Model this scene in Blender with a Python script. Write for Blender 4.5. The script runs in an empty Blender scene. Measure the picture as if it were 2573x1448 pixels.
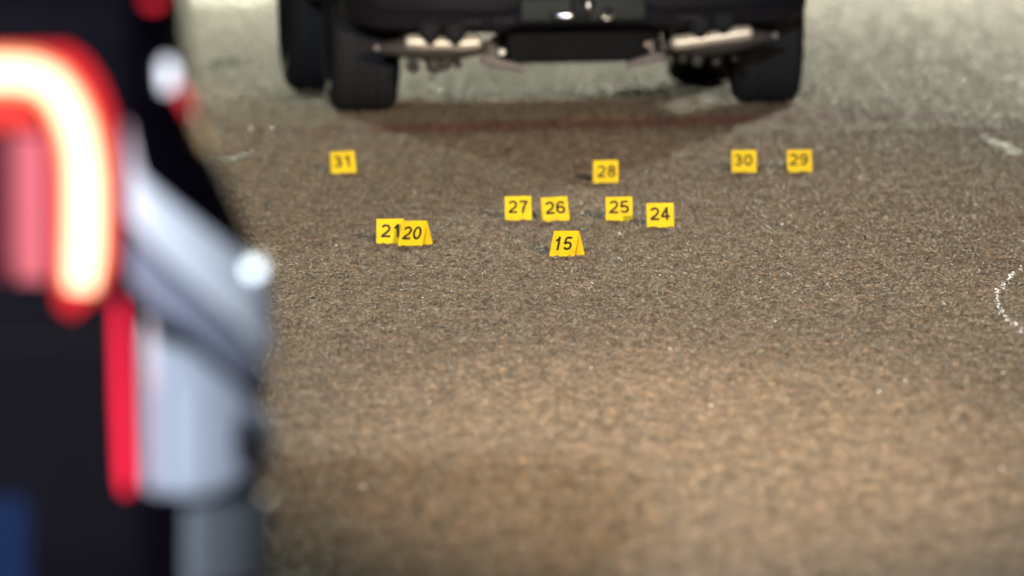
import bpy, bmesh, math, random
import numpy as np
from mathutils import Vector, Matrix, Euler

random.seed(7)
rng = np.random.default_rng(7)
R = math.radians
scene = bpy.context.scene
C = scene.collection

# ------------------------------------------------------------------ camera
W, H, FPX = 2573.0, 1448.0, 43400.0
cam_d = bpy.data.cameras.new('camera')
cam = bpy.data.objects.new('camera', cam_d)
C.objects.link(cam)
scene.camera = cam
cam_d.sensor_width = 36.0
cam_d.lens = FPX / W * 36.0
cam_d.clip_start = 0.5
cam_d.clip_end = 2000
CAM_H = 2.0
cam.location = (0, 0, CAM_H)
ROT = Euler((R(90 - 2.232), 0, 0)).to_matrix() @ Matrix.Rotation(R(-1.0), 3, 'Z')
cam.rotation_euler = ROT.to_euler()
cam_d.dof.use_dof = True
cam_d.dof.focus_distance = 51.8
cam_d.dof.aperture_fstop = 6.3
cam_d.dof.aperture_blades = 0

# ------------------------------------------------------------------ exposure, sky, sun
EXPO = 2.3
vs = scene.view_settings
vs.view_transform = 'Standard'; vs.look = 'None'; vs.gamma = 1; vs.exposure = EXPO
vs.use_curve_mapping = False
EK = 2.0 ** -EXPO
scene.render.engine = 'CYCLES'
scene.cycles.use_denoising = True
scene.cycles.max_bounces = 6
scene.cycles.sample_clamp_indirect = 4

SUN_EL, SUN_AZ = 10.5, 1.0        # behind the far SUV, low; azimuth in degrees to the right of +Y
w = bpy.data.worlds.new('World'); scene.world = w; w.use_nodes = True
nt = w.node_tree
bg = nt.nodes['Background']
sky = nt.nodes.new('ShaderNodeTexSky'); sky.sky_type = 'NISHITA'; sky.sun_disc = False
sky.sun_elevation = R(SUN_EL); sky.sun_rotation = R(SUN_AZ)
nt.links.new(sky.outputs[0], bg.inputs[0])
bg.inputs[1].default_value = 0.0004

def aim(o, src, dst):
    o.location = src
    o.rotation_euler = (Vector(dst) - Vector(src)).to_track_quat('-Z', 'Y').to_euler()

sd = bpy.data.lights.new('sun', 'SUN'); sun = bpy.data.objects.new('sun', sd); C.objects.link(sun)
sd.energy = 0.04; sd.angle = R(1.6); sd.color = (1.0, 0.97, 0.78)
dirv = Vector((math.sin(R(SUN_AZ)) * math.cos(R(SUN_EL)), math.cos(R(SUN_AZ)) * math.cos(R(SUN_EL)), math.sin(R(SUN_EL))))
aim(sun, Vector((0, 70, 0)) + dirv * 80, (0, 70, 0))

def lamp(name, src, dst, watt, col, cone=None, radius=0.25, blend=0.6):
    d = bpy.data.lights.new(name, 'SPOT')
    d.energy = watt; d.color = col; d.shadow_soft_size = radius
    d.spot_size = R(cone or 40); d.spot_blend = blend
    o = bpy.data.objects.new(name, d); C.objects.link(o)
    aim(o, src, dst)
    return o
# street lamps and scene lights whose shadows and pools the photograph shows, and one added beam
lamp('street_lamp_warm', (14.0, -60.0, 11.5), (-0.2, 57, 0), 112000, (1.0, 0.77, 0.51), 3.6, 0.4, 1.0)
lamp('street_lamp_cool', (-6.5, -60.0, 14.0), (-1.2, 43, 0), 98000, (0.83, 0.91, 1.0), 6.4, 0.6, 1.0)
lamp('street_lamp_beam', (0.6, -20.0, 9.0), (0.34, 40.6, 0), 66000, (1.0, 0.80, 0.60), 2.1, 0.2, 1.0)  # added narrow beam, shaped so the ground darkens away from its warm pool
lamp('street_lamp_back_left', (-5.6, 116, 6.7), (0.2, 66, 0), 13200, (0.98, 1.0, 0.72), 120, 0.25)
lamp('street_lamp_back_right', (6.4, 115, 6.9), (0.6, 64, 0), 20500, (1.0, 0.95, 0.74), 120, 0.25)

# ------------------------------------------------------------------ helpers
def ray(px, py):
    return (ROT @ Vector(((px - W / 2) / FPX, -(py - H / 2) / FPX, -1))).normalized()
def gnd(px, py, z=0.0):
    r = ray(px, py); t = (z - CAM_H) / r.z
    return Vector((0, 0, CAM_H)) + r * t
def at(px, py, D):
    r = ray(px, py); return Vector((0, 0, CAM_H)) + r * (D / r.y)

def mat(name):
    m = bpy.data.materials.new(name); m.use_nodes = True
    return m, m.node_tree, m.node_tree.nodes['Principled BSDF']
def simple(name, col, rough=0.5, metal=0.0, noise=0.0, scale=30.0, coat=0.0, bump=0.0, spec=0.4):
    m, t, p = mat(name)
    p.inputs['Specular IOR Level'].default_value = spec
    p.inputs['Roughness'].default_value = rough
    p.inputs['Metallic'].default_value = metal
    p.inputs['Coat Weight'].default_value = coat
    tc = t.nodes.new('ShaderNodeTexCoord')
    n = t.nodes.new('ShaderNodeTexNoise'); n.inputs['Scale'].default_value = scale; n.inputs['Detail'].default_value = 4
    t.links.new(tc.outputs['Object'], n.inputs['Vector'])
    mx = t.nodes.new('ShaderNodeMix'); mx.data_type = 'RGBA'
    mx.inputs['A'].default_value = tuple(c * (1 - noise) for c in col) + (1,)
    mx.inputs['B'].default_value = tuple(min(1, c * (1 + noise)) for c in col) + (1,)
    t.links.new(n.outputs['Fac'], mx.inputs['Factor'])
    t.links.new(mx.outputs['Result'], p.inputs['Base Color'])
    if bump:
        b = t.nodes.new('ShaderNodeBump'); b.inputs['Strength'].default_value = bump; b.inputs['Distance'].default_value = 0.0004
        t.links.new(n.outputs['Fac'], b.inputs['Height']); t.links.new(b.outputs[0], p.inputs['Normal'])
    return m
def glow(name, col, strength, base=(0.2, 0.02, 0.02)):
    m, t, p = mat(name)
    p.inputs['Base Color'].default_value = base + (1,)
    p.inputs['Roughness'].default_value = 0.45
    p.inputs['Specular IOR Level'].default_value = 0.05
    p.inputs['Emission Color'].default_value = col + (1,)
    p.inputs['Emission Strength'].default_value = strength * EK
    return m

def link(name, bm, m, parent=None, smooth=False, loc=None):
    me = bpy.data.meshes.new(name)
    bmesh.ops.recalc_face_normals(bm, faces=bm.faces[:])
    bm.to_mesh(me); bm.free()
    me.materials.append(m)
    if smooth:
        for p in me.polygons: p.use_smooth = True
        try: me.set_sharp_from_angle(angle=R(40))
        except Exception: pass
    o = bpy.data.objects.new(name, me); C.objects.link(o)
    if parent: o.parent = parent
    if loc is not None: o.location = loc
    return o
def empty(name, loc, rz=0.0):
    o = bpy.data.objects.new(name, None); C.objects.link(o)
    o.location = loc; o.rotation_euler = (0, 0, rz); o.empty_display_size = 0.2
    return o
def tag(o, label, cat, group=None):
    o['label'] = label; o['category'] = cat
    if group: o['group'] = group
    return o

def box(bm, c, s, bevel=0.0, rot=None):
    r = bmesh.ops.create_cube(bm, size=1)
    vs_ = r['verts']
    bmesh.ops.scale(bm, vec=s, verts=vs_)
    if bevel:
        es = list({e for v in vs_ for e in v.link_edges})
        rb = bmesh.ops.bevel(bm, geom=es, offset=bevel, segments=2, affect='EDGES', profile=0.6)
        vs_ = list({v for f in rb['faces'] for v in f.verts} | {v for v in vs_ if v.is_valid})
    if rot: bmesh.ops.rotate(bm, cent=(0, 0, 0), matrix=rot, verts=vs_)
    bmesh.ops.translate(bm, vec=c, verts=vs_)
    return vs_
def tube(bm, pts, rad, seg=12, caps=True):
    pts = [Vector(p) for p in pts]
    rads = rad if isinstance(rad, (list, tuple)) else [rad] * len(pts)
    rings = []; n = None
    for i, p in enumerate(pts):
        d = (pts[min(i + 1, len(pts) - 1)] - pts[max(i - 1, 0)]).normalized()
        if n is None:
            n = d.orthogonal().normalized()
        n = (n - d * n.dot(d)).normalized(); b = d.cross(n)
        rings.append([bm.verts.new(p + (n * math.cos(2 * math.pi * k / seg) + b * math.sin(2 * math.pi * k / seg)) * rads[i]) for k in range(seg)])
    for a, b_ in zip(rings, rings[1:]):
        for k in range(seg): bm.faces.new((a[k], a[(k + 1) % seg], b_[(k + 1) % seg], b_[k]))
    if caps:
        bm.faces.new(rings[0][::-1]); bm.faces.new(rings[-1])
def lathe_x(bm, prof, cx=0, seg=48):
    """profile of (x, r) revolved about the X axis"""
    rings = []
    for x, r in prof:
        rings.append([bm.verts.new((x, r * math.cos(2 * math.pi * k / seg), r * math.sin(2 * math.pi * k / seg))) for k in range(seg)])
    for a, b in zip(rings, rings[1:]):
        for k in range(seg): bm.faces.new((a[k], a[(k + 1) % seg], b[(k + 1) % seg], b[k]))
    bm.faces.new(rings[0][::-1]); bm.faces.new(rings[-1])
def prism(bm, poly, d):
    """closed polygon (list of Vector) extruded by vector d"""
    a = [bm.verts.new(p) for p in poly]; b = [bm.verts.new(Vector(p) + Vector(d)) for p in poly]
    bm.faces.new(a); bm.faces.new(b[::-1])
    for i in range(len(a)):
        j = (i + 1) % len(a); bm.faces.new((a[i], b[i], b[j], a[j]))

# ------------------------------------------------------------------ materials
M = {}
M['yellow'] = simple('yellow_plastic', (0.83, 0.57, 0.014), 0.45, noise=0.06, scale=40)
def scuffed(m):
    t = m.node_tree; p = t.nodes['Principled BSDF']; src = p.inputs['Base Color'].links[0].from_socket
    g = t.nodes.new('ShaderNodeNewGeometry'); n = t.nodes.new('ShaderNodeTexNoise'); n.inputs['Scale'].default_value = 34; n.inputs['Detail'].default_value = 6; n.inputs['Roughness'].default_value = .7
    r = t.nodes.new('ShaderNodeMapRange'); r.inputs[1].default_value = .46; r.inputs[2].default_value = .80; r.inputs[4].default_value = .5
    mx = t.nodes.new('ShaderNodeMix'); mx.data_type = 'RGBA'; mx.inputs['B'].default_value = (.30, .19, .03, 1)
    t.links.new(g.outputs['Position'], n.inputs['Vector']); t.links.new(n.outputs['Fac'], r.inputs[0]); t.links.new(r.outputs[0], mx.inputs['Factor'])
    t.links.new(src, mx.inputs['A']); t.links.new(mx.outputs['Result'], p.inputs['Base Color'])
scuffed(M['yellow'])
M['ink'] = simple('black_ink', (0.012, 0.012, 0.010), 0.6)
M['rubber'] = simple('rubber', (0.019, 0.019, 0.021), 0.75, noise=0.3, scale=60, bump=0.3, spec=0.2)
M['black_paint'] = simple('black_paint', (0.003, 0.002, 0.005), 0.4, noise=0.1, spec=0.02)
M['black_plastic'] = simple('black_plastic', (0.012, 0.012, 0.014), 0.55, noise=0.25, scale=25, spec=0.1)
M['bumper'] = simple('bumper_plastic', (0.013, 0.012, 0.016), 0.5, noise=0.25, scale=12, spec=0.15)
M['under'] = simple('underbody', (0.008, 0.008, 0.0085), 0.8, noise=0.4, scale=18, spec=.1)
M['steel'] = simple('dull_steel', (0.32, 0.27, 0.22), 0.45, 0.6, noise=0.35, scale=22)
M['steel_dark'] = simple('dark_steel', (0.055, 0.047, 0.040), 0.55, 0.2, noise=0.35, scale=22, spec=0.3)
M['arm'] = simple('pale_arm', (0.20, 0.165, 0.15), 0.55, 0.2, noise=0.3, scale=22)
M['alu'] = simple('aluminised_steel', (0.64, 0.56, 0.45), 0.42, 0.35, noise=0.2, scale=16)  # pale tone of the muffler's lit top, put into the colour
M['rust'] = simple('rusty_arm', (0.16, 0.11, 0.09), 0.6, 0.3, noise=0.4, scale=25)
M['chrome'] = simple('chrome', (0.85, 0.87, 0.9), 0.12, 1.0)
M['glass'] = simple('dark_glass', (0.01, 0.011, 0.013), 0.06, coat=1.0)
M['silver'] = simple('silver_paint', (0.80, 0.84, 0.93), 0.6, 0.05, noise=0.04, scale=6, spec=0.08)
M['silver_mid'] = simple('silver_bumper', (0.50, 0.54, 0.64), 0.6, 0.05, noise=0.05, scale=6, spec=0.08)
M['silver_dark'] = simple('silver_cladding', (0.26, 0.28, 0.36), 0.6, 0.05, noise=0.05, scale=6, spec=0.06)  # shade on the quarter panel's lower band, put into the colour
M['grey_plastic'] = simple('grey_plastic', (0.15, 0.165, 0.19), 0.5, noise=0.15, spec=0.2)
M['paint_white'] = simple('worn_white_paint', (0.40, 0.41, 0.40), 0.8, noise=0.35, scale=14)
def worn(m):
    t = m.node_tree; p = t.nodes['Principled BSDF']
    g = t.nodes.new('ShaderNodeNewGeometry'); mp = t.nodes.new('ShaderNodeMapping'); mp.inputs['Scale'].default_value = (9, 1.6, 9)
    n = t.nodes.new('ShaderNodeTexNoise'); n.inputs['Scale'].default_value = 1.5; n.inputs['Detail'].default_value = 6
    r = t.nodes.new('ShaderNodeMapRange'); r.inputs[1].default_value = .44; r.inputs[2].default_value = .72
    t.links.new(g.outputs['Position'], mp.inputs[0]); t.links.new(mp.outputs[0], n.inputs['Vector']); t.links.new(n.outputs['Fac'], r.inputs[0]); t.links.new(r.outputs[0], p.inputs['Alpha'])
worn(M['paint_white'])
M['chip'] = simple('white_chip', (0.85, 0.86, 0.88), 0.25, noise=0.1)
M['weed'] = simple('weed_green', (0.07, 0.10, 0.03), 0.6, noise=0.3)

# asphalt: brown-grey binder, stains, worn red and yellow paint bands across it
def asphalt(name, stones, clumpy=True):
    m, t, p = mat(name)
    N = t.nodes; L = t.links
    def noise(scale, detail=5, rough=0.6, vec=None):
        n = N.new('ShaderNodeTexNoise'); n.inputs['Scale'].default_value = scale
        n.inputs['Detail'].default_value = detail; n.inputs['Roughness'].default_value = rough
        L.new(vec or geo.outputs['Position'], n.inputs['Vector']); return n.outputs['Fac']
    def mixc(f, a, b):
        x = N.new('ShaderNodeMix'); x.data_type = 'RGBA'
        for s, v in (('Factor', f), ('A', a), ('B', b)):
            if hasattr(v, 'is_linked'): L.new(v, x.inputs[s])
            else: x.inputs[s].default_value = v if s == 'Factor' else tuple(v) + (1,)
        return x.outputs['Result']
    def math_(op, a, b=None, c=None, clamp=False):
        x = N.new('ShaderNodeMath'); x.operation = op; x.use_clamp = clamp
        for i, v in enumerate((a, b, c)):
            if v is None: continue
            if hasattr(v, 'is_linked'): L.new(v, x.inputs[i])
            else: x.inputs[i].default_value = v
        return x.outputs[0]
    def ramp(v, a, b):
        x = N.new('ShaderNodeMapRange'); L.new(v, x.inputs[0]); x.inputs[1].default_value = a; x.inputs[2].default_value = b
        return x.outputs[0]
    geo = N.new('ShaderNodeNewGeometry')
    mp = N.new('ShaderNodeMapping'); L.new(geo.outputs['Position'], mp.inputs[0]); mp.inputs['Scale'].default_value = (1.0, 0.16, 1.0)
    if stones:
        at_ = N.new('ShaderNodeAttribute'); at_.attribute_name = 'tint'
        base = at_.outputs['Color']
    else:
        fine = noise(90, 6, 0.7)
        base = mixc(ramp(fine, 0.3, 0.7), (0.083, 0.063, 0.042), (0.166, 0.130, 0.091))
    big = noise(0.9, 4, 0.55, mp.outputs[0])
    big2 = noise(3.2, 5, 0.6, mp.outputs[0])
    dark = mixc(0.10, base, (0.06, 0.048, 0.036))
    col = mixc(ramp(big, 0.38, 0.66), dark, base)
    col = mixc(math_('MULTIPLY', ramp(big2, 0.5, 0.78), 0.16), col, (0.06, 0.047, 0.036))
    clump = noise(20, 3, 0.55, mp.outputs[0])
    hsv = N.new('ShaderNodeHueSaturation'); L.new(col, hsv.inputs['Color']); L.new(math_('MULTIPLY_ADD', ramp(clump, 0.3, 0.7), 0.70 if clumpy else 0.12, 0.65 if clumpy else 0.94), hsv.inputs['Value'])
    col = hsv.outputs[0]
    # worn red band: a line on the ground from P to Q
    P, Q = gnd(650, 334), gnd(2330, 290)
    d = (Q - P).normalized(); nrm = Vector((-d.y, d.x, 0))
    sep = N.new('ShaderNodeSeparateXYZ'); L.new(geo.outputs['Position'], sep.inputs[0])
    dist = math_('ADD', math_('MULTIPLY', sep.outputs[0], nrm.x), math_('MULTIPLY_ADD', sep.outputs[1], nrm.y, -(P.x * nrm.x + P.y * nrm.y)))
    along = math_('ADD', math_('MULTIPLY', sep.outputs[0], d.x), math_('MULTIPLY_ADD', sep.outputs[1], d.y, -(P.x * d.x + P.y * d.y)))
    wob = math_('MULTIPLY_ADD', noise(1.6, 3, 0.5), 0.16, -0.08)
    dd = math_('ABSOLUTE', math_('ADD', dist, wob))
    ends = math_('MULTIPLY', ramp(along, -0.15, 0.1), ramp(along, 3.0, 2.3))
    band = math_('MULTIPLY', ramp(dd, 0.75, 0.45), math_('MULTIPLY', ends, ramp(noise(5, 4, 0.5, mp.outputs[0]), 0.0, 0.4)))
    col = mixc(math_('MULTIPLY', band, 0.75), col, (0.155, 0.068, 0.052))
    # yellow flecks of an old line
    P2 = gnd(1430, 300); 
    y2 = math_('ABSOLUTE', math_('SUBTRACT', sep.outputs[1], P2.y + 0.0))
    yb = math_('MULTIPLY', ramp(y2, 0.34, 0.18), math_('MULTIPLY', ramp(noise(9, 4), 0.48, 0.58), math_('MULTIPLY', ramp(sep.outputs[0], gnd(1420, 300).x, gnd(1440, 300).x), ramp(sep.outputs[0], gnd(1630, 300).x, gnd(1600, 300).x))))
    col = mixc(math_('MULTIPLY', yb, 0.7), col, (0.42, 0.26, 0.07))
    L.new(col, p.inputs['Base Color'])
    p.inputs['Roughness'].default_value = 0.62 if stones else 0.75
    p.inputs['Specular IOR Level'].default_value = 0.16
    if not stones:
        b = N.new('ShaderNodeBump'); b.inputs['Strength'].default_value = 0.8; b.inputs['Distance'].default_value = 0.006
        L.new(fine, b.inputs['Height']); L.new(b.outputs[0], p.inputs['Normal'])
    return m
M['asphalt'] = asphalt('asphalt', False)
M['aggregate'] = asphalt('asphalt_stones', True)
M['coarse_aggregate'] = asphalt('asphalt_coarse_stones', True, False)

# ------------------------------------------------------------------ ground
bm = bmesh.new()
bmesh.ops.create_grid(bm, x_segments=8, y_segments=8, size=400)
ground = link('ground', bm, M['asphalt'])
ground['kind'] = 'structure'

# exposed aggregate: tiles of half-buried stones, repeated with random turns
T = 0.5
ico = bmesh.new(); bmesh.ops.create_icosphere(ico, subdivisions=1, radius=1)
ico_v = np.array([v.co[:] for v in ico.verts]); ico_f = np.array([[v.index for v in f.verts] for f in ico.faces]); ico.free()
keep = ico_v[ico_f].mean(1)[:, 2] > -0.45
ico_f = ico_f[keep]
palette = np.array([[0.22, 0.175, 0.125], [0.15, 0.12, 0.09], [0.30, 0.24, 0.17], [0.10, 0.085, 0.07], [0.26, 0.195, 0.12],
                    [0.18, 0.16, 0.135], [0.29, 0.25, 0.20], [0.22, 0.15, 0.11], [0.09, 0.08, 0.065]])
palette *= np.array([1.03, .962, .885])
def stone_tile(n, r0, r1, seed, proud, m, vary):
    g = np.random.default_rng(seed)
    k = int(math.sqrt(n)); cell = T / k
    gx, gy = np.meshgrid(np.arange(k), np.arange(k))
    px = ((gx + g.random((k, k))) * cell - T / 2).ravel() * 1.03; py = ((gy + g.random((k, k))) * cell - T / 2).ravel() * 1.03
    m_ = k * k
    r = r0 + (r1 - r0) * g.random(m_) ** 2.0
    sc = np.stack([r * g.uniform(0.8, 1.25, m_), r * g.uniform(0.8, 1.25, m_), r * g.uniform(0.45, 0.8, m_)], 1)
    top = proud * g.uniform(0.15, 1.0, m_) ** 1.3 * (r / r0) ** 0.6
    a = g.random(m_) * 6.283
    v = ico_v[None] * (1 + 0.22 * (g.random((m_, len(ico_v), 1)) - 0.5)) * sc[:, None]
    tl = g.normal(0, 0.22, (m_, 2))
    v[..., 2] += v[..., 0] * tl[:, :1] + v[..., 1] * tl[:, 1:]
    x = v[..., 0] * np.cos(a)[:, None] - v[..., 1] * np.sin(a)[:, None]
    y = v[..., 0] * np.sin(a)[:, None] + v[..., 1] * np.cos(a)[:, None]
    z = v[..., 2] - v[..., 2].max(1, keepdims=True) + top[:, None]
    co = np.stack([x + px[:, None], y + py[:, None], z], -1).reshape(-1, 3)
    f = (ico_f[None] + (np.arange(m_) * len(ico_v))[:, None, None]).reshape(-1, 3)
    me = bpy.data.meshes.new('aggregate_tile')
    me.vertices.add(len(co)); me.vertices.foreach_set('co', co.ravel())
    me.loops.add(f.size); me.loops.foreach_set('vertex_index', f.ravel())
    me.polygons.add(len(f)); me.polygons.foreach_set('loop_start', np.arange(len(f)) * 3); me.polygons.foreach_set('loop_total', np.full(len(f), 3))
    me.update(calc_edges=True)
    c = (palette[g.integers(0, len(palette), m_)] * vary + palette.mean(0) * (1 - vary)) * g.uniform(0.8, 1.2, (m_, 1))
    c = np.concatenate([c, np.ones((m_, 1))], 1)
    at_ = me.color_attributes.new('tint', 'FLOAT_COLOR', 'POINT')
    at_.data.foreach_set('color', np.repeat(c, len(ico_v), 0).ravel())
    me.materials.append(m)
    return me
def tile_field(name, centres, params, seed):
    col = bpy.data.collections.new(name + '_tiles')
    for i in range(6):
        o = bpy.data.objects.new(name + '_tile', stone_tile(*params[:3], seed + i, *params[3:])); col.objects.link(o)
    me = bpy.data.meshes.new(name); me.from_pydata(centres, [], [])
    me.materials.append(params[4])
    o = bpy.data.objects.new(name, me); C.objects.link(o)
    g = bpy.data.node_groups.new(name, 'GeometryNodeTree')
    g.interface.new_socket('Geometry', in_out='INPUT', socket_type='NodeSocketGeometry')
    g.interface.new_socket('Geometry', in_out='OUTPUT', socket_type='NodeSocketGeometry')
    gi = g.nodes.new('NodeGroupInput'); go = g.nodes.new('NodeGroupOutput')
    ci = g.nodes.new('GeometryNodeCollectionInfo'); ci.inputs[0].default_value = col
    ci.inputs['Separate Children'].default_value = True; ci.inputs['Reset Children'].default_value = True
    ip = g.nodes.new('GeometryNodeInstanceOnPoints'); ip.inputs['Pick Instance'].default_value = True
    ri = g.nodes.new('FunctionNodeRandomValue'); ri.data_type = 'INT'; ri.inputs['Min'].default_value = 0; ri.inputs['Max'].default_value = 5
    rr = g.nodes.new('FunctionNodeRandomValue'); rr.data_type = 'INT'; rr.inputs['Min'].default_value = 0; rr.inputs['Max'].default_value = 3; rr.inputs['Seed'].default_value = 9
    ml = g.nodes.new('ShaderNodeMath'); ml.operation = 'MULTIPLY'; ml.inputs[1].default_value = math.pi / 2
    cx = g.nodes.new('ShaderNodeCombineXYZ')
    l = g.links.new
    l(gi.outputs[0], ip.inputs['Points']); l(ci.outputs[0], ip.inputs['Instance'])
    l([s for s in ri.outputs if s.type == 'INT'][0], ip.inputs['Instance Index'])
    l([s for s in rr.outputs if s.type == 'INT'][0], ml.inputs[0]); l(ml.outputs[0], cx.inputs['Z'])
    l(cx.outputs[0], ip.inputs['Rotation']); l(ip.outputs[0], go.inputs[0])
    md = o.modifiers.new('tiles', 'NODES'); md.node_group = g
    o.parent = ground; o['kind'] = 'stuff'
    return o
near, far = [], []
y = 33.0
while y < 94:
    hw = 1.75 + (y - 33) * 0.034
    n = int(math.ceil(hw / T))
    for i in range(-n, n + 1):
        (near if y < 66.3 else far).append((i * T, y, 0.0))
    y += T
tile_field('aggregate', near, (940, 0.0058, 0.0145, 0.0046, M['aggregate'], .48), 100)
tile_field('coarse_aggregate', far, (500, 0.008, 0.017, 0.0042, M['coarse_aggregate'], .3), 200)

# worn white paint left on the road
def paint_patch(pts):
    bm = bmesh.new()
    prism(bm, [Vector((gnd(*p).x, gnd(*p).y, 0.004)) for p in pts], (0, 0, 0.004))
    return link('paint_patch', bm, M['paint_white'], ground)
paint_patch([(520, 402), (560, 398), (600, 388), (640, 382), (645, 388), (610, 402), (580, 412), (545, 416)])
paint_patch([(470, -14), (700, -14), (695, 14), (640, 24), (560, 18), (480, 22)])
paint_patch([(2520, 196), (2600, 214), (2600, 232), (2550, 216)])
paint_patch([(2455, 340), (2500, 352), (2560, 378), (2600, 392), (2600, 400), (2540, 394), (2490, 372)])

# ------------------------------------------------------------------ evidence markers
MW, MH, MD, MT = 0.088, 0.076, 0.074, 0.0025
def arc_(cx, cy, rx, ry, a0, a1, n=12):
    return [(cx + rx * math.cos(R(a0 + (a1 - a0) * i / n)), cy + ry * math.sin(R(a0 + (a1 - a0) * i / n))) for i in range(n + 1)]
ST = 0.165
lo, hi = ST / 2, 1 - ST / 2
DIG = {
 '0': [arc_(0, .5, .235, hi - .5, 90, 450, 28)],
 '1': [[(-.17, .70), (-.02, .765), (.055, .87), (.075, 1.0)], [(.075, .93), (.075, 0)]],
 '2': [arc_(0, .69, .235, hi - .69, 165, -25, 14) + [(.12, .42), (-.10, .26), (-.22, .13), (-.245, lo)], [(-.31, lo), (.31, lo)]],
 '3': [arc_(-.01, .725, .205, hi - .725, 160, -90, 14), arc_(-.01, .285, .245, .285 - lo, 90, -160, 14), [(-.09, .52), (0, .52)]],
 '4': [[(.08, 1.0), (.08, 0)], [(.07, .93), (-.27, .30)], [(-.32, .285), (.30, .285)]],
 '5': [[(.24, hi), (-.17, hi)], [(-.165, hi), (-.225, .46)], [(-.23, .47)] + arc_(0, .325, .24, .325 - lo, 125, -155, 16)],
 '6': [arc_(0, .315, .235, .315 - lo, 90, 450, 24), arc_(.03, .50, .265, hi - .5, 180, 40, 12)[::1], [(-.235, .5), (-.235, .32)]],
 '7': [[(-.27, hi), (.27, hi)], [(.25, hi), (.10, .66), (0, .40), (-.07, 0)]],
 '8': [arc_(0, .735, .20, hi - .735, 90, 450, 22), arc_(0, .295, .24, .295 - lo, 90, 450, 24)],
 '9': [arc_(0, .685, .235, hi - .685, 90, 450, 24), arc_(-.03, .50, .265, .5 - lo, 0, -140, 12), [(.235, .5), (.235, .68)]],
}
def ribbon(bm, pts, th, z0, z1):
    n = len(pts); Lf = []; Rt = []
    closed = (Vector(pts[0]) - Vector(pts[-1])).length < 1e-6
    for i, p in enumerate(pts):
        if closed: a, b = pts[(i - 1) % (n - 1)], pts[(i + 1) % (n - 1)]
        else: a, b = pts[max(0, i - 1)], pts[min(n - 1, i + 1)]
        d = Vector((b[0] - a[0], b[1] - a[1])).normalized(); q = Vector((-d.y, d.x)) * th / 2
        Lf.append((p[0] + q.x, p[1] + q.y)); Rt.append((p[0] - q.x, p[1] - q.y))
    row = []
    for l_, r_ in zip(Lf, Rt):
        row.append([bm.verts.new((l_[0], l_[1], z0)), bm.verts.new((r_[0], r_[1], z0)), bm.verts.new((r_[0], r_[1], z1)), bm.verts.new((l_[0], l_[1], z1))])
    for A, B in zip(row, row[1:]):
        for k in range(4): bm.faces.new((A[k], B[k], B[(k + 1) % 4], A[(k + 1) % 4]))
    if not closed: bm.faces.new(row[0]); bm.faces.new(row[-1][::-1])
def text_mesh(s):
    h = 0.0460; bm = bmesh.new()
    for i, ch_ in enumerate(s):
        for k, path in enumerate(DIG[ch_]):
            ribbon(bm, [((x + (i - (len(s) - 1) / 2) * .74) * h * 1.04, (y - .5) * h) for x, y in path], ST * h, -.0004, .0005 + .00006 * k)
    me = bpy.data.meshes.new('number'); bmesh.ops.recalc_face_normals(bm, faces=bm.faces[:]); bm.to_mesh(me); bm.free(); me.materials.append(M['ink'])
    return me
tilt = math.atan2(MD / 2, MH)
def panel_bm(notch=False):
    """one leaf of the folded tent: rounded lower corners, built upright in XZ and leaned by the caller"""
    bm = bmesh.new(); L_ = MH / math.cos(tilt); h = MW / 2; c = 0.006
    o = [(-h, L_), (-h, c)] + [(-h + c * (1 - math.cos(a)), c * (1 - math.sin(a))) for a in (0.5, 1.1)] + [(-h + c, 0)]
    if notch: o += [(-h + 0.010, 0), (-h + 0.013, 0.0045), (-h + 0.019, 0.005), (-h + 0.022, 0)]
    o += [(h - c, 0)] + [(h - c * (1 - math.cos(a)), c * (1 - math.sin(a))) for a in (1.1, 0.5)] + [(h, c), (h, L_)]
    prism(bm, [Vector((x, 0, z)) for x, z in o], (0, MT, 0))
    return bm
def lean(bm, s):
    bmesh.ops.rotate(bm, cent=(0, 0, 0), matrix=Matrix.Rotation(-tilt * s, 3, 'X'), verts=bm.verts[:])
    bmesh.ops.translate(bm, vec=(0, -MD / 2 * s, 0), verts=bm.verts[:])
    return bm
def marker(num, px, py, yaw, label, off=(0, 0), notch=False, wear=1):
    """px, py: middle of the front lower edge in the picture; yaw in degrees shows the right end when positive"""
    p = gnd(px, py); a = R(-yaw)
    f = Vector((math.sin(a), -math.cos(a), 0))
    base = p - f * (MD / 2)
    t = empty('evidence_marker', (base.x, base.y, 0.0015), a)
    tag(t, label, 'marker', 'yellow numbered evidence markers on the asphalt')
    link('front_panel', lean(panel_bm(notch), 1), M['yellow'], t)
    link('back_panel', lean(panel_bm(), -1), M['yellow'], t)
    bm = bmesh.new(); tube(bm, [(-MW / 2, 0, MH), (MW / 2, 0, MH)], 0.003, 8); link('fold', bm, M['yellow'], t, True)
    n = bpy.data.objects.new('number', text_mesh(num)); C.objects.link(n); n.parent = t
    L_ = MH / math.cos(tilt)
    k = 0.50
    k += off[1] / MH
    n.location = (off[0], -MD / 2 * (1 - k) - 0.0010, MH * k)
    n.rotation_euler = (R(90) - tilt, 0, 0)
    return t
marker('15', 1411, 646, 27, 'yellow evidence marker 15 turned to show its right end, nearest of all', (-0.004, .002))
marker('20', 1030, 619, 27, 'yellow evidence marker 20 overlapping marker 21, its right end showing', (0, .002))
marker('21', 980, 614, 3, 'yellow evidence marker 21 partly hidden behind marker 20', (0.004, .003))
marker('24', 1660, 573, -1, 'yellow evidence marker 24 with a small notch in its lower edge', (0, .006), True)
marker('25', 1556, 557, 1, 'yellow evidence marker 25 standing left of marker 24', (0, .008))
marker('26', 1399, 557, -7, 'yellow evidence marker 26 leaning slightly beside marker 27', (0, .006)).rotation_euler[1] = R(-2.5)
marker('27', 1303, 555, -1, 'yellow evidence marker 27, leftmost of the row of four', (0, .006))
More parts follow.
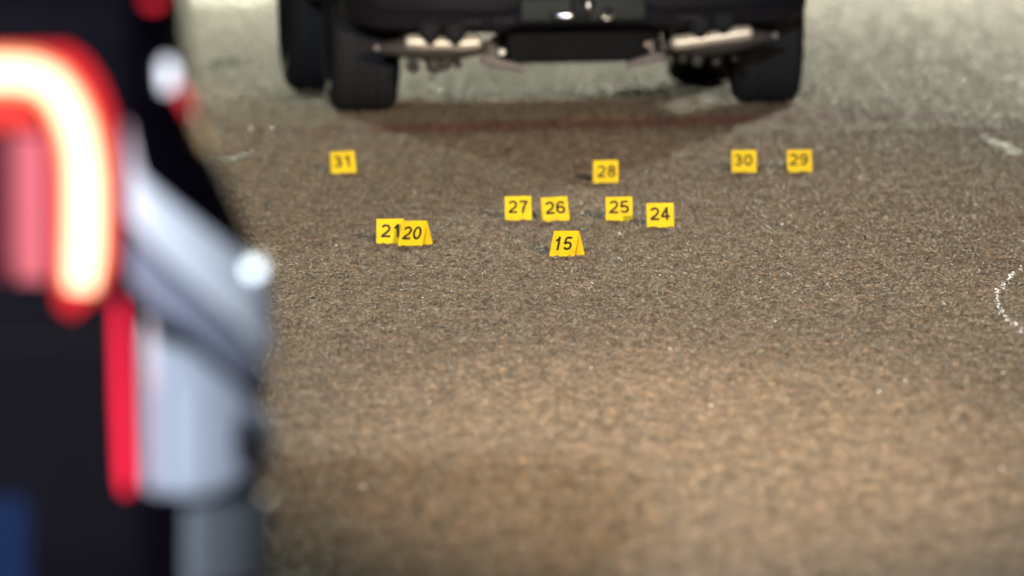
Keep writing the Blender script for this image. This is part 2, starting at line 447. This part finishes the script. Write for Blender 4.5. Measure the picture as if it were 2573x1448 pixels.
marker('28', 1522, 461, 2, 'yellow evidence marker 28 at the tip of the SUV shadow', (0.003, .002))
marker('29', 2010, 434, 0, 'yellow evidence marker 29, farthest to the right', (-0.003, .006))
marker('30', 1870, 435, 1, 'yellow evidence marker 30 just left of marker 29', (-0.003, .006))
marker('31', 866, 437, -9, 'yellow evidence marker 31 standing alone, farthest to the left', (-0.002, .004)).rotation_euler[1] = R(-1.5)

# ------------------------------------------------------------------ far SUV
rear_c = Vector((at(1417.5, 272, 70).x, 70.0, 0))
yaw = R(3.9)
WB = 3.25
suv = empty('parked_suv', rear_c, yaw)
tag(suv, 'black SUV seen from behind, only tyres, rear bumper and underside in view', 'car')
TR, TW, TRK = 0.395, 0.272, 1.635
def wheel(x, y, steer=0):
    bm = bmesh.new(); h = TW / 2
    lathe_x(bm, [(-h + .02, .25), (-h, .28), (-h - .004, .32), (-h + .004, .36), (-h + .02, .382), (-h + .045, .392), (-h + .09, .395),
                 (-h + .092, .386), (-h + .102, .386), (-h + .104, .395), (-.006, .396), (-.004, .386), (.004, .386), (.006, .396),
                 (h - .104, .395), (h - .102, .386), (h - .092, .386), (h - .09, .395), (h - .045, .392), (h - .02, .382), (h - .004, .36), (h + .004, .32), (h, .28), (h - .02, .25)], seg=56)
    t = link('wheel', bm, M['rubber'], suv, True, (x, y, TR))
    t.rotation_euler = (0, 0, steer)
    bm = bmesh.new(); s = 1 if x > 0 else -1
    lathe_x(bm, [(-.11, .252), (.11, .252), (.115, .235), (.06, .21), (.05, .09), (.07, .06), (.07, .01)] if s > 0 else
            [(.11, .252), (-.11, .252), (-.115, .235), (-.06, .21), (-.05, .09), (-.07, .06), (-.07, .01)], seg=32)
    link('rim', bm, M['steel'], t, True)
for sx in (-1, 1):
    wheel(sx * TRK / 2, 0); wheel(sx * TRK / 2, WB, R(2) if sx > 0 else R(1))
# body shell lofted from cross sections along Y
def loft(bm, secs):
    rings = [[bm.verts.new(p) for p in s] for s in secs]
    n = len(rings[0])
    for a, b in zip(rings, rings[1:]):
        for k in range(n): bm.faces.new((a[k], a[(k + 1) % n], b[(k + 1) % n], b[k]))
    bm.faces.new(rings[0][::-1]); bm.faces.new(rings[-1])
def section(y, zb, zbelt, zt, wb, wbelt, wt):
    r = [(wb, zb), (wb + .02, zb + .1), (wbelt, zbelt - .3), (wbelt, zbelt - .05), (wbelt - .03, zbelt), (wt + .04, zt - .12), (wt - .02, zt - .03), (wt - .16, zt)]
    pts = [Vector((x, y, z)) for x, z in r] + [Vector((-x, y, z)) for x, z in r[::-1]]
    return pts
bm = bmesh.new()
loft(bm, [section(-1.02, .62, 1.12, 1.62, .84, .92, .70), section(-.95, .56, 1.14, 1.80, .88, .96, .74), section(-.6, .50, 1.15, 1.86, .90, .975, .76),
          section(.6, .45, 1.15, 1.88, .91, .98, .77), section(1.9, .42, 1.14, 1.87, .91, .98, .76), section(2.6, .42, 1.13, 1.50, .91, .98, .74),
          section(3.1, .44, 1.10, 1.22, .91, .975, .84), section(3.9, .46, .98, 1.10, .89, .95, .80), section(4.15, .48, .85, .98, .80, .86, .70)])
link('body', bm, M['black_paint'], suv, True)
for sx in (-1, 1):            # wheel arch flares
    for y0 in (0, WB):
        bm = bmesh.new(); pts = [(sx * .955, y0 + .47 * math.cos(a), TR + .47 * math.sin(a)) for a in np.linspace(0.15, math.pi - 0.15, 14)]
        tube(bm, pts, 0.03, 8); link('wheel_arch', bm, M['black_plastic'], suv, True)
    bm = bmesh.new(); box(bm, (sx * .80, -1.02, 1.05), (.13, .06, .36), .02); link('tail_lamp', bm, simple('tail_lens', (.25, .01, .012), .2, coat=1), suv, True)
    bm = bmesh.new(); box(bm, (sx * .955, 1.3, 1.40), (.012, 2.6, .30), .004, Matrix.Rotation(sx * -.30, 3, 'Y'))
    link('side_window', bm, M['glass'], suv)
bm = bmesh.new(); box(bm, (0, -1.0, 1.46), (1.25, .03, .42), .012); link('rear_window', bm, M['glass'], suv)
# rear bumper, built as an outline swept across the car with a cut-away middle
bm = bmesh.new()
secs = []
for x, y0, zb in [(-.93, -.75, .40), (-.90, -.93, .375), (-.80, -1.03, .345), (-.55, -1.08, .335), (-.32, -1.10, .33), (-.27, -1.10, .345),
                  (.27, -1.10, .345), (.32, -1.10, .33), (.55, -1.08, .335), (.80, -1.03, .345), (.90, -.93, .375), (.93, -.75, .40)]:
    secs.append([Vector((x, y0 + .10, zb)), Vector((x, y0 + .02, zb + .02)), Vector((x, y0 - .005, zb + .075)), Vector((x, y0 + .02, zb + .09)), Vector((x, y0, zb + .16)),
                 Vector((x, y0 + .01, .70)), Vector((x, y0 + .06, .74)), Vector((x, y0 + .30, .74)), Vector((x, y0 + .30, zb))])
loft(bm, secs)
bmp = link('rear_bumper', bm, M['bumper'], suv, True)
for x, z, wd in ((-.44, .35, .07), (-.31, .352, .08), (.43, .352, .09)):
    bm = bmesh.new(); box(bm, (x, -1.094, z + .03), (wd, .02, .005), .002); link('bumper_slot', bm, M['steel_dark'], bmp)
# tow hitch in the middle of the bumper
hr = bmesh.new(); box(hr, (0.0, -1.135, .425), (.50, .07, .095), .012); hitch = link('hitch_recess', hr, simple('hitch_panel', (.022, .026, .024), .6, noise=.3, spec=.2), suv, True)
bm = bmesh.new(); box(bm, (-.012, -1.20, .43), (.075, .10, .07), .006); link('receiver', bm, M['black_plastic'], hitch, True)
bm = bmesh.new(); tube(bm, [(-.135, -1.19, .404), (-.095, -1.20, .400), (-.03, -1.20, .400)], [.010, .013, .011], 10); link('hitch_pin', bm, M['chrome'], hitch, True)
bm = bmesh.new(); tube(bm, [(.015, -1.25, .405), (.015, -1.25, .42), (.015, -1.25, .44), (.015, -1.25, .462), (.015, -1.25, .478)], [.017, .02, .024, .022, .010], 14); link('hitch_ball', bm, M['chrome'], hitch, True)
bm = bmesh.new()
tube(bm, [(.095 + .020 * math.cos(a), -1.19, .405 + .020 * math.sin(a)) for a in np.linspace(0, 6.28, 16)], .008, 8, False); link('chain_loop', bm, M['chrome'], hitch, True)
# mufflers, spindle shaped, hung crosswise under the bumper, a pale strip on each puts in its lit top; black hangers cut into it
SM = Matrix.Translation(rear_c) @ Matrix.Rotation(yaw, 4, 'Z')
loc = lambda px, py, D: SM.inverted() @ at(px, py, D)
spec_ = {-1: dict(ends=[(945, 121), (1225, 118)], shield=[(1024, 105), (1062, 106), (1120, 110), (1170, 109), (1204, 106)], hang=[(1080, 88), (1143, 90)], arm=[(1205, 145), (1250, 158), (1318, 172)], bolt=(1261, 132), brk=(1232, 122), lumps=[(1040, 168, .026), (1090, 164, .034), (1118, 162, .026), (1150, 160, .020)]),
         1: dict(ends=[(1945, 90), (1672, 118)], shield=[(1885, 82), (1850, 86), (1790, 96), (1740, 103), (1695, 108)], hang=[(1760, 76), (1818, 66)], arm=[(1690, 132), (1640, 146), (1572, 166)], bolt=(1624, 112), brk=(1640, 118), lumps=[(1715, 148, .022), (1752, 152, .028), (1800, 156, .022), (1846, 148, .014)])}
for sx in (-1, 1):
    q = spec_[sx]; DM = 69.0
    A, B = loc(*q['ends'][0], DM), loc(*q['ends'][1], DM)
    ts = np.linspace(0, 1, 17)
    bm = bmesh.new(); tube(bm, [A.lerp(B, t) for t in ts], [max(.008, .056 * (math.sin(math.pi * (t * .88 + .03))) ** .8) for t in ts], 20); mf = link('muffler', bm, M['steel_dark'], suv, True)
    bm = bmesh.new(); P_ = [loc(x, y, DM - .055) for x, y in q['shield']]; tube(bm, [P_[0].lerp(P_[1], -.2)] + P_ + [P_[-1].lerp(P_[-2], -.2)], [.012, .028, .032, .026, .030, .028, .014], 14); link('heat_shield', bm, M['alu'], mf, True)
    bm = bmesh.new(); tube(bm, [A.lerp(B, .0), A + Vector((0, -.05, .002))], [.008, .010], 14); link('exhaust_tip', bm, M['arm'], mf, True)
    for hx, hy in q['hang']:
        bm = bmesh.new(); h0 = loc(hx, hy - 30, DM - .1); h1 = loc(hx, hy, DM - .1); h2 = loc(hx + 3, hy + (25 if sx < 0 else 20), DM - .1)
        tube(bm, [h0, h1, h1.lerp(h2, .5), h2], [.055, .044, .030, .010], 14); link('rubber_hanger', bm, M['rubber'], mf, True)
    bm = bmesh.new(); tube(bm, [B, B + Vector((-sx * .02, .25, 0)), Vector((sx * .26, -.3, .30)), Vector((sx * .25, .3, .32))], .022, 12); link('exhaust_pipe', bm, M['steel_dark'], mf, True)
    bm = bmesh.new(); tube(bm, [loc(x, y, 69.2) for x, y in q['arm']], [.018, .019, .015], 10); la = link('lower_arm', bm, M['arm'], suv, True)
    for x, y, r in q['lumps']:
        bm = bmesh.new(); p = loc(x, y, 69.0); tube(bm, [p + Vector((0, .05, 0)), p, p + Vector((0, -.025, 0)), p + Vector((0, -.035, 0))], [r, r, r * .8, r * .3], 14); link('bushing', bm, M['steel_dark'], la, True)
    bm = bmesh.new(); p = loc(*q['bolt'], 69.15); tube(bm, [p, p + Vector((0, -.02, .002)), p + Vector((0, -.03, .002))], [.015, .014, .008] if sx < 0 else [.013, .011, .006], 10); link('bolt', bm, simple('zinc_bolt', (.75, .76, .74) if sx < 0 else (.34, .25, .21), .4, .3), la, True)
    bm = bmesh.new(); p = loc(*q['brk'], 69.22); box(bm, p, (.034, .05, .05), .010, None); link('bracket', bm, M['arm'], la, True)
    bm = bmesh.new(); tube(bm, [(sx * .60, -.16, .235), (sx * .57, -.18, .45), (sx * .55, -.2, .6)], [.024, .027, .027], 12); link('shock_absorber', bm, M['steel_dark'], la, True)
    # front suspension seen far under the car
    bm = bmesh.new(); tube(bm, [(sx * .25, WB, .235), (sx * .50, WB - .02, .225), (sx * .70, WB, .26)], [.03, .028, .035], 10); fr = link('front_arm', bm, M['rust'], suv, True)
    bm = bmesh.new(); box(bm, (sx * .62, WB - .10, .30), (.12, .07, .11), .02); link('brake_caliper', bm, M['steel'], fr, True)
    bm = bmesh.new(); lathe_x(bm, [(-.014, .03), (-.014, .16), (.014, .16), (.014, .03)], seg=32); link('brake_disc', bm, M['steel'], fr, True, (sx * .655, 0, TR))
# spare wheel well / fuel tank
bm = bmesh.new(); box(bm, (.03, -.45, .300), (.62, .62, .20), .03); link('spare_wheel_well', bm, M['under'], suv, True)
bm = bmesh.new(); box(bm, (0, 0, .32), (.30, .34, .22), .07); link('differential', bm, M['under'], suv, True)
bm = bmesh.new(); box(bm, (0, 1.7, .43), (1.5, 3.6, .10), .03); link('floor_pan', bm, M['under'], suv, True)
bm = bmesh.new(); box(bm, (0, -.25, .48), (1.30, 1.35, .20), .04); link('frame_rail', bm, M['under'], suv, True)

# ------------------------------------------------------------------ near SUV with the lit tail lamp
D0 = 25.0
KS = D0 / 28.0
PX_Z = lambda py, D=D0: at(0, py, D).z
sil = [(-60, 455), (0, 468), (150, 474), (280, 484), (370, 535), (450, 575), (560, 618), (650, 648), (740, 662), (900, 668), (1100, 668), (1300, 664), (1448, 660), (1520, 652)]
zs_, xm_ = [], []
for py, px in sil:
    p = at(px, py, D0 + 0.35); zs_.append(p.z); xm_.append(p.x)
zs_, xm_ = np.array(zs_[::-1]), np.array(xm_[::-1])
XC = at(315, 600, D0).x
LC = 0.32
car = empty('foreground_suv', (XC - 0.75, D0 + 2.4, 0))
tag(car, 'blurred black and silver SUV with a glowing tail lamp at the left edge', 'car')
ORG = Vector(car.location)
YAWN = 0.030                          # the car stands turned a little to the left
def xmax(z):
    if z > zs_[-1]: return float(xm_[-1] - (z - zs_[-1]) * 0.28)
    return float(np.interp(z, zs_, xm_))
def side(t, z, off=0.0):
    """surface of the right rear corner: t 0 on the rear face, 1 at the flare, beyond 1 along the side"""
    xm = xmax(z); xc = min(XC, xm - 0.06); yr = D0 + max(0, z - 1.46) * 0.45 + max(0, .6 - z) * .1
    if t <= 1:
        a = t * math.pi / 2
        p = Vector((xc + (xm - xc) * math.sin(a), yr + LC * (1 - math.cos(a)), z))
        n = Vector((math.sin(a) * LC, -math.cos(a) * (xm - xc), 0)).normalized()
    else:
        p = Vector((xm - (t - 1) * YAWN, yr + LC + (t - 1), z)); n = Vector((1, YAWN, 0)).normalized()
    return p + n * off
CXM = XC - 0.75                       # centre plane of the car
zl = [.36, .44, .52, .6, .68, .76, .84, .9, .96, 1.02, 1.08, 1.14, 1.2, 1.26, 1.32, 1.38, 1.44, 1.5, 1.6, 1.7, 1.8, 1.85]
bm = bmesh.new(); secs = []
for z in zl:
    ring = [side(t, z) for t in list(np.linspace(0, 1, 12)) + [1.6, 2.4, 3.2]]
    top = max(0, z - 1.1)
    if z > 1.83: ring = [Vector((CXM + (p.x - CXM) * .9, p.y + .04, z)) for p in ring]
    xf = ring[-1].x; yf = D0 + 4.75 - top * 2.6
    xf -= YAWN * (yf - .35 - ring[-1].y)
    ring += [Vector((xf - .02, yf - .35, z)), Vector((xf - .18, yf - .08, z)), Vector((xf - .45, yf, z))]
    secs.append([p - ORG for p in ring] + [Vector((2 * (CXM - YAWN * max(0, p.y - D0 - LC)) - p.x, p.y, p.z)) - ORG for p in ring[::-1]])
loft(bm, secs)
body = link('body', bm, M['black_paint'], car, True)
def patch(name, t0, t1, zlo, zhi, off, m, parent, nt_=24, nz=20, bump=None):
    """a panel lying on the corner surface, with rolled edges"""
    bm = bmesh.new(); g = []
    for i in range(nt_ + 1):
        t = t0 + (t1 - t0) * i / nt_; row = []
        for j in range(nz + 1):
            v = j / nz; z = zlo(t) + (zhi(t) - zlo(t)) * v
            e = min(1, min(i, nt_ - i) / 2, min(j, nz - j) / 2)
            o_ = off * (0.05 + .95 * math.sin(e * math.pi / 2)) - (0.004 if e == 0 else 0)
            if bump: o_ += bump(t, z) * min(1, e * 1.0)
            row.append(bm.verts.new(side(t, z, o_) - ORG))
        g.append(row)
    for i in range(nt_):
        for j in range(nz): bm.faces.new((g[i][j], g[i + 1][j], g[i + 1][j + 1], g[i][j + 1]))
    return link(name, bm, m, parent, True)
zz = lambda py: PX_Z(py)
lin = lambda a, b: (lambda t: a + (b - a) * min(1, max(0, t)))
# silver quarter panel, its shaded lower band put in as darker paint, bumper side, grey valance at the bottom
def pxy(*k):                          # panel edge through picture columns: px -> height
    xs = [q[0] for q in k]; ys = [q[1] for q in k]
    return lambda t: zz(float(np.interp(315 + 340 * math.sin(min(1, max(0, t)) * math.pi / 2), xs, ys)))
T_ = lambda px: math.asin(min(1, max(0, (px - 315) / 340))) / (math.pi / 2)
qp = patch('quarter_panel', T_(318), 1.5, pxy((315, 560), (345, 575), (380, 625), (500, 745), (600, 850), (655, 940)), pxy((315, 285), (345, 330), (352, 425), (420, 480), (500, 545), (600, 640), (655, 690)), .014, M['silver'], car, 40)  # dark reflections above its upper edge are put in as the black body
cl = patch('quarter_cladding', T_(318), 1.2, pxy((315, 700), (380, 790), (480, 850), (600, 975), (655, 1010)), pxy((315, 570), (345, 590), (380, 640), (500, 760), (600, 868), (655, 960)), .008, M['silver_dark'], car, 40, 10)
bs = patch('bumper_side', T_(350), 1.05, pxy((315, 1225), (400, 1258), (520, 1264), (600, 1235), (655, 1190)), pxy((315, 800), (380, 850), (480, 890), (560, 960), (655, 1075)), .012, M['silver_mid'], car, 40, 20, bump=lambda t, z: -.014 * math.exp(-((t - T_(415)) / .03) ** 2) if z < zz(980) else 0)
bm = bmesh.new(); c = side(T_(582), zz(1130), .012) - ORG
tube(bm, [c, c + Vector((.006, -.016, 0))], [.021, .019], 18)
bmesh.ops.scale(bm, vec=(1, 1, 2.0), space=Matrix.Translation(-c), verts=bm.verts[:])
link('parking_sensor', bm, M['black_plastic'], bs, True)
patch('lower_valance', T_(450), 1.0, lambda t: zz(1500), lambda t: zz(1275), .010, M['grey_plastic'], car)
bm = bmesh.new(); tube(bm, [side(T_(362), zz(810), .01) - ORG, side(T_(368), zz(900), .018) - ORG, side(T_(372), zz(995), .01) - ORG], [.004, .008, .005], 10)
link('bright_trim', bm, simple('bright_trim', (.85, .87, .9), .4, .2), car, True)  # bright highlight at the corner, added as a pale tube
# lamps, reflector and blue glow on the rear face
def flat(name, pts, D, th, m, parent):
    bm = bmesh.new(); prism(bm, [at(x, y, D) - ORG for x, y in pts], (0, th, 0)); return link(name, bm, m, parent)
lens = flat('tail_lamp', [(-420, 122), (170, 118), (215, 150), (252, 205), (282, 285), (292, 420), (291, 600), (284, 690), (235, 750), (182, 795), (150, 775), (136, 700), (132, 420), (118, 300), (90, 262), (40, 246), (-420, 246)], D0 - .03, .05, glow('tail_lens_lit', (1.0, .010, .020), .9, (.08, .005, .005)), car)
bm = bmesh.new()
core = [(-420, 182), (20, 183), (80, 188), (125, 208), (160, 250), (188, 310), (206, 380), (213, 460), (213, 560), (210, 650), (202, 728)]
tube(bm, [at(x, y, D0 - .045) - ORG for x, y in core], [.024 * KS] * 7 + [.027 * KS] * 3 + [.021 * KS], 12)
link('light_guide', bm,  glow('light_guide', (1.0, .50, .31), 4.2, (.1, .02, .01)), lens, True)
bm = bmesh.new(); tube(bm, [at(x, y, D0 - .022) - ORG for x, y in core], [.037 * KS] * 10 + [.030 * KS], 12)
link('light_guide_glow', bm, glow('light_guide_glow', (1.0, .32, .14), 1.8, (.1, .02, .01)), lens, True)
flat('red_reflector', [(-420, 250), (60, 250), (92, 285), (106, 325), (-420, 325)], D0 - .025, .04, glow('red_reflector_lit', (1.0, .03, .012), .85), lens)
flat('inner_lens', [(32, 340), (112, 340), (120, 420), (122, 640), (116, 706), (44, 706), (34, 640)], D0 - .028, .04, glow('inner_lens_lit', (1, .19, .25), .85, (.06, .02, .02)), lens)
flat('inner_lens', [(-300, 340), (6, 340), (4, 706), (-300, 706)], D0 - .028, .04, glow('inner_lens_dim', (.9, .06, .12), .16, (.05, .01, .01)), lens)
flat('bumper_reflector', [(289, 765), (297, 752), (305, 768), (311, 850), (318, 1000), (325, 1150), (328, 1225), (321, 1240), (309, 1236), (302, 1200), (294, 1000)], D0 - .03, .04, glow('reflector_lit', (1.0, .010, .05), 2.3, (.06, .005, .01)), car)  # strip only reflects; its brightness is put in as emission
flat('bumper_decal', [(-420, 1250), (62, 1250), (70, 1275), (70, 1520), (-420, 1520)], D0 - .01, .006, simple('blue_decal', (.0002, .012, .055), .5, spec=.05), car)  # blue glow on the bumper, put in as a flat blue sheet
flat('tailgate_seam', [(-420, 852), (255, 852), (258, 858), (-420, 858)], D0 - .006, .004, M['black_plastic'], car)
# glints and rim reflections put in as beads and tubes; one red lamp
def surf(px, py):
    p = at(px, py, D0 + .2); xm = xmax(p.z); xc = min(XC, xm - .06); u = min(1, max(0, (p.x - xc) / (xm - xc)))
    return D0 + LC * (1 - math.sqrt(1 - u * u)) - .006
def bead(name, px, py, D, r, m, sc=(1, 1, 1)):
    bm = bmesh.new(); bmesh.ops.create_uvsphere(bm, u_segments=16, v_segments=10, radius=r * KS)
    bmesh.ops.scale(bm, vec=sc, verts=bm.verts[:]); bmesh.ops.translate(bm, vec=at(px, py, D) - ORG, verts=bm.verts[:])
    return link(name, bm, m, car, True)
bead('pillar_lamp', 418, 190, surf(418, 190), .021, glow('pillar_lamp_lit', (.84, .86, 1.0), 1.25, (.8, .8, .8)), (.8, .4, 1.25))  # bright reflected spot on the pillar, put in as a glowing bead
bead('flare_lamp', 634, 678, surf(634, 678) - .07, .011, glow('flare_lamp_lit', (.72, .88, 1.0), 3.4, (.8, .8, .8)), (1.4, .6, 1))  # highlight on the flare edge, put in as emission
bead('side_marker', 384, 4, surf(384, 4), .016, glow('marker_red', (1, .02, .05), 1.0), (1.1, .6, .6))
bm = bmesh.new(); tube(bm, [at(446, 225, surf(446, 225)) - ORG, at(458, 255, surf(458, 255)) - ORG, at(468, 285, surf(468, 285)) - ORG], .010, 10); link('side_marker', bm, glow('marker_pink', (1, .05, .08), .9), car, True)  # red light reflected along the rim, put in as a glowing tube
bm = bmesh.new(); tube(bm, [at(485, 310, surf(485, 310)) - ORG, at(505, 345, surf(505, 345)) - ORG, at(524, 380, surf(524, 380)) - ORG], .011, 10); link('amber_marker', bm, simple('amber_lens', (.45, .27, .12), .4), car, True)  # tan end of the rim reflection, put into the tube's colour
for sx in (1, -1):                     # its wheels, below the frame
    for yy in (.95, 3.85):
        bm = bmesh.new(); h = .12
        lathe_x(bm, [(-h, .2), (-h - .004, .3), (-h + .03, .37), (h - .03, .37), (h + .004, .3), (h, .2)], seg=40)
        x0 = (xmax(.5) - CXM - .16) * sx - YAWN * yy
        tw = link('wheel', bm, M['rubber'], car, True, (x0, D0 + yy - ORG.y, .374))
        bm = bmesh.new(); lathe_x(bm, [(-.10, .2), (-.05, .21), (.05, .21), (.10, .2)], seg=28); link('rim', bm, M['steel'], tw, True)

# ------------------------------------------------------------------ chalk line, chips, weeds
bm = bmesh.new()
arc = [(2568, 672), (2552, 688), (2538, 700), (2524, 716), (2512, 732), (2506, 748), (2505, 762), (2512, 778), (2520, 792), (2532, 806), (2548, 818), (2562, 836), (2580, 850)]
for a, b in zip(arc, arc[1:]):
    for k in range(15):
        u = random.random(); s = random.gauss(0, 4.5)
        p = gnd(a[0] + (b[0] - a[0]) * u + s, a[1] + (b[1] - a[1]) * u)
        r = random.uniform(.0006, .0018) if random.random() < .82 else random.uniform(.002, .004)
        vs_ = bmesh.ops.create_icosphere(bm, subdivisions=1, radius=r)['verts']
        bmesh.ops.scale(bm, vec=(1.3, 1, .9), verts=vs_); bmesh.ops.translate(bm, vec=(p.x, p.y, .004 + r * .5), verts=vs_)
ch = link('chalk_line', bm, M['chip'])
ch['kind'] = 'stuff'
tag(ch, 'broken white glittering chalk line curving along the right edge', 'chalk line')
chip_where = ['to the right of marker 24, brighter than its neighbours', 'just below marker 25', 'large, alone near the bottom beside the silver bumper', 'left of marker 21', 'below markers 20 and 21', 'below and right of marker 20',
 'on the pale road between the near car and the far left tyre', 'below and left of marker 15', 'under marker 31 toward marker 27', 'on the pale road at the far right, beyond the markers', 'right of centre, upper of a pair below the chalk line', 'right of centre, lower of a pair below the chalk line',
 'below marker 24, halfway to the bottom', 'right of marker 15, below marker 24', 'small, up and left of the large bottom chip', 'in the middle of the road below marker 15', 'right of the far right tyre', 'right of marker 29', 'in front of markers 24 and 29, left of the chalk line', 'left of the road centre, halfway to the bottom', 'at the right edge below the chalk line', 'right of centre on the tan asphalt, third from the bottom', 'lowest at the right edge', 'above and left of marker 27', 'ringed, beside the far left tyre shadow']
chips = [(1965, 568, 5), (1556, 590, 5), (912, 1230, 9), (845, 620, 4), (1062, 752, 4), (1134, 735, 3), (568, 264, 6), (1212, 690, 3), (1040, 488, 4), (2441, 172, 6),
         (2274, 960, 5), (2208, 988, 5), (1684, 880, 4), (1735, 633, 4), (855, 1188, 5), (1485, 928, 4), (2236, 250, 5), (2214, 440, 4), (1910, 714, 4), (1078, 1016, 5), (2520, 942, 5), (1786, 1024, 6), (2518, 1182, 6), (1220, 545, 3), (630, 328, 6)]
for i, (x, y, s) in enumerate(chips):
    p = gnd(x, y); d = p.y; r = .7 * s * d / FPX
    bm = bmesh.new(); bmesh.ops.create_icosphere(bm, subdivisions=1, radius=r)
    for v in bm.verts: v.co *= random.uniform(.75, 1.2)
    bmesh.ops.scale(bm, vec=(1.1, 1, .8), verts=bm.verts[:])
    o = link('white_chip', bm, M['chip'], None, False, (p.x, p.y, .003 + r * .5))
    tag(o, 'tiny white chip ' + chip_where[i], 'chip', 'white chips scattered on the asphalt')
bm = bmesh.new(); b0 = gnd(575, 165)
for k in range(90):
    x, y = random.gauss(0, .05), random.gauss(0, .5); h = random.uniform(.01, .035); a = random.uniform(0, 6.28)
    v = [bm.verts.new((x + .003 * math.cos(a), y + .003 * math.sin(a), 0)), bm.verts.new((x - .003 * math.cos(a), y - .003 * math.sin(a), 0)), bm.verts.new((x + random.gauss(0, .01), y + random.gauss(0, .01), h))]
    bm.faces.new(v)
wd = link('weed', bm, M['weed'], None, False, (b0.x, b0.y, 0.002))
wd['kind'] = 'stuff'; wd['label'] = 'faint green weeds growing in the pavement left of the far tyre'; wd['category'] = 'weeds'
